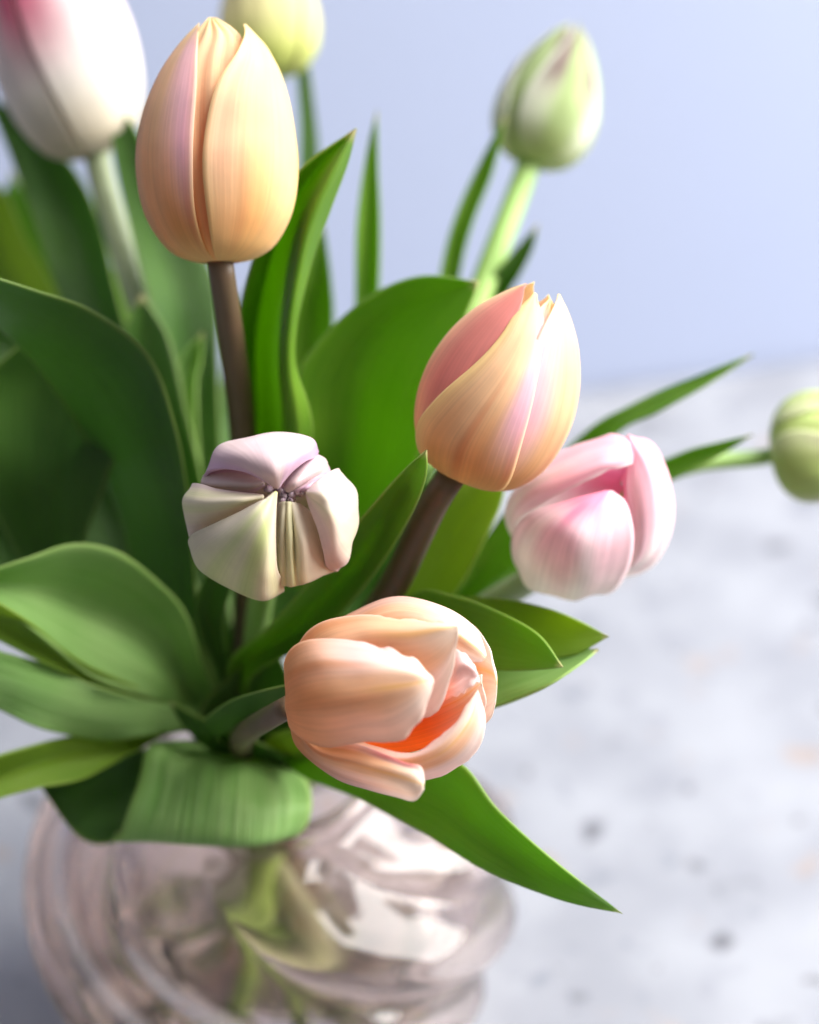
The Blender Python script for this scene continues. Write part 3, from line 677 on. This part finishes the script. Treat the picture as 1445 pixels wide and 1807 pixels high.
C0 = .552
loft('C', C0, [[(960,1000,26),(905,930,22),(920,850,16),(1000,800,10),(1070,790,6),(1110,830,-2)],
               [(965,1002,26),(960,930,14),(1000,880,6),(1050,850,-2),(1095,850,-6)],
               [(970,1005,26),(1030,960,10),(1070,910,0),(1090,880,-6),(1100,860,-8)]], lambda t,v: col_pinkwhite(t,v,91,.9), seed=91, bump=.0006)
loft('C', C0, [[(975,1005,26),(1080,1000,20),(1150,940,14),(1165,860,10),(1130,800,4)],
               [(975,1005,26),(1070,960,10),(1115,900,2),(1120,850,-2),(1110,820,-2)],
               [(972,1005,26),(1050,960,4),(1090,910,-6),(1100,870,-10),(1096,846,-10)]], lambda t,v: col_pinkwhite(t,v,92,.7), seed=92, bump=.0006)
loft('C', C0, [[(955,1000,25),(900,940,14),(896,885,6),(945,822,2),(1015,786,0),(1072,769,-3),(1106,776,-7),(1116,800,-10)],
               [(955,1003,25),(898,930,4),(920,868,-8),(990,828,-14),(1060,800,-15),(1105,795,-13),(1117,806,-12)],
               [(955,1005,25),(908,932,0),(955,890,-10),(1010,862,-15),(1060,836,-17),(1098,826,-15),(1116,815,-13)]], lambda t,v: mix(col_pinkwhite(t,v,93,.25), WHITE, .8*ss(v,.75,1.)*ss(t,.4,.7)), seed=93, bump=.0011, jag=.0008)
loft('C', C0, [[(985,1010,25),(1085,1020,20),(1150,1000,12),(1186,935,4),(1186,860,0),(1158,790,-1),(1108,767,-4)],
               [(985,1010,25),(1085,1010,6),(1140,980,-6),(1158,905,-13),(1148,830,-13),(1108,767,-6)],
               [(980,1010,25),(1070,1000,4),(1108,1000,-4),(1114,925,-13),(1106,860,-14),(1108,810,-10),(1106,770,-5)]], lambda t,v: col_pinkwhite(t,v,94,.3), seed=94, bump=.0011, jag=.0008)
loft('C', C0, [[(955,1012,25),(912,1000,10),(903,950,-3),(930,908,-12),(1005,882,-17),(1068,866,-17)],
               [(962,1016,25),(935,1040,6),(945,985,-13),(975,930,-22),(1025,890,-21),(1070,866,-17)],
               [(968,1020,25),(1006,1060,6),(1020,1025,-13),(1030,960,-24),(1052,900,-22),(1074,866,-17)],
               [(975,1018,25),(1066,1049,7),(1106,1010,-6),(1118,950,-15),(1106,890,-18),(1080,866,-17)]], lambda t,v: mix(col_pinkwhite(t,v,95,.0), HOTP, .75*ss(t+.12*wob(t,v,95,9),.62,.86)*(1-ss(v,.2,.7))), seed=95, bump=.0002)

# --- D: lavender bud seen from its tip, petals pleated together at the middle
D0 = .510; BD = (476, 908, 36)
def dpetal(rails, seed, lav, green, tone=0.0, gtone=0.0, v0=0.0, bump=.0004, nv=45):
    rails = [[(478 + (x - 478)*.935, 910 + (y - 910)*.935, d) for x, y, d in r] for r in rails]
    loft('D', D0, [[BD] + r for r in rails], lambda t, v: mix(mix(col_bud(t, v + v0, seed, lav, green), LAV, np.full_like(t, tone)), s2l((206, 216, 150)), np.full_like(t, gtone)), nu=60, nv=nv, seed=seed, bump=bump, mat=M_BUD, thick=.0009)
dpetal([[(440,870,30),(360,838,12),(362,832,6),(400,826,2),(440,832,-2),(464,846,-7)],
        [(440,875,30),(354,850,12),(362,850,2),(400,848,-5),(440,850,-8),(465,847,-8)],
        [(440,880,30),(356,866,12),(364,864,4),(400,869,-2),(440,866,-5),(466,850,-7)]], 71, .75, .15, .45)
dpetal([[(430,890,30),(338,855,11),(345,851,1),(377,861,-5),(420,868,-9),(463,873,-10)],
        [(435,900,30),(320,885,10),(330,888,-2),(370,888,-9),(420,882,-13),(464,874,-11)],
        [(440,910,30),(330,948,14),(346,942,6),(390,922,0),(430,895,-6),(464,876,-9)]], 72, .35, .3)
dpetal([[(510,870,30),(560,803,12),(563,799,4),(540,815,-3),(515,838,-6),(503,856,-7)],
        [(512,872,30),(575,810,12),(571,811,1),(548,828,-8),(525,848,-11),(507,862,-8)],
        [(514,874,30),(581,822,12),(577,826,2),(556,839,-3),(536,853,-5),(514,865,-7)],
        [(516,876,30),(590,835,12),(584,838,2),(562,848,-8),(545,858,-10),(531,865,-8)]], 73, .8, .3, .5)
dpetal([[(480,930,30),(480,1020,12),(484,1008,4),(484,960,-2),(487,915,-5),(495,885,-7)],
        [(485,930,30),(494,1034,10),(496,1020,0),(496,960,-7),(500,915,-9),(504,884,-8)],
        [(490,930,30),(507,1034,10.5),(508,1020,1),(507,960,-5.8),(507,915,-8),(508,884,-8)],
        [(495,930,30),(516,1037,10),(516,1022,0),(514,960,-8),(512,915,-10),(512,884,-9)],
        [(500,930,30),(527,1033,10.5),(525,1020,1),(522,960,-5.8),(518,915,-8),(516,884,-8)],
        [(505,930,30),(546,1030,10),(543,1014,0),(539,960,-8),(528,915,-9),(520,886,-8)],
        [(510,930,30),(594,1008,14),(586,998,6),(576,955,1),(556,910,-3),(530,888,-6)]], 74, .25, .5, .0, .2, nv=61)
dpetal([[(520,880,30),(600,827,10),(592,826,-1),(572,841,-7),(556,855,-9),(545,866,-9)],
        [(525,890,30),(632,866,10),(621,870,-4),(585,870,-13),(565,868,-13),(546,867,-10)],
        [(525,905,30),(635,925,10),(621,920,-5),(592,900,-14),(570,884,-13),(547,868,-10)],
        [(525,920,30),(618,990,11),(606,972,-4),(587,922,-12),(568,893,-12),(548,869,-10)],
        [(520,930,30),(600,1008,14),(582,1004,4),(577,975,-4),(568,935,-8),(553,895,-9),(546,870,-9)]], 75, .55, .25, .22, .1)
dpetal([[(440,870,30),(362,847,12),(358,830,3),(385,822,-6),(430,826,-12),(470,845,-13),(487,857,-10)],
        [(450,860,30),(388,782,10),(400,786,-6),(430,800,-14),(462,828,-16),(488,857,-11)],
        [(470,850,30),(478,760,8),(480,772,-8),(482,795,-16),(486,828,-17),(490,857,-11)],
        [(500,850,30),(548,768,8),(542,780,-7),(522,797,-14),(505,825,-15),(491,857,-11)],
        [(510,860,30),(563,793,14),(558,801,2),(541,807,-7),(518,824,-11),(499,845,-11),(491,858,-10)]], 76, .95, .12, .55)
dpetal([[(440,920,30),(336,964,12),(330,946,2),(368,928,-7),(420,905,-13),(462,882,-16),(486,866,-14)],
        [(445,930,30),(350,1010,10),(362,985,-6),(400,950,-15),(445,905,-18),(486,866,-14)],
        [(455,940,30),(403,1042,8),(412,1012,-9),(435,965,-17),(462,915,-19),(486,866,-14)],
        [(465,940,30),(462,1064,8),(462,1035,-8),(469,980,-16),(477,920,-18),(487,866,-14)],
        [(470,940,30),(500,1046,14),(498,1030,3),(487,1005,-7),(484,950,-12),(485,900,-13),(487,867,-13)]], 77, .4, .75, .0, .3, v0=-.15)
M_FOLD = stem_material('withered_tip', s2l((176, 146, 164)), s2l((214, 196, 204)))
for i, (x, y, dx, dy, r) in enumerate(((496,862,4,8,1.1),(503,872,-5,6,1.3),(512,870,6,5,1.2),(520,868,10,2,1.0),(498,880,3,6,1.1),(514,880,-4,5,1.0),(530,870,9,-3,.9),(478,862,-9,3,1.1),(507,863,2,-6,1.0))):
    pts = [P(x, y, D0 + .012), P(x + dx*.3, y + dy*.3, D0 - .004), P(x + dx*.7, y + dy*.7, D0 - .0075), P(x + dx, y + dy, D0 - .0065)]
    tube('stamen', pts, [r*.0012, r*.0013, r*.0012, r*.0006], M_FOLD, tulips['D'], n=16, m=10)
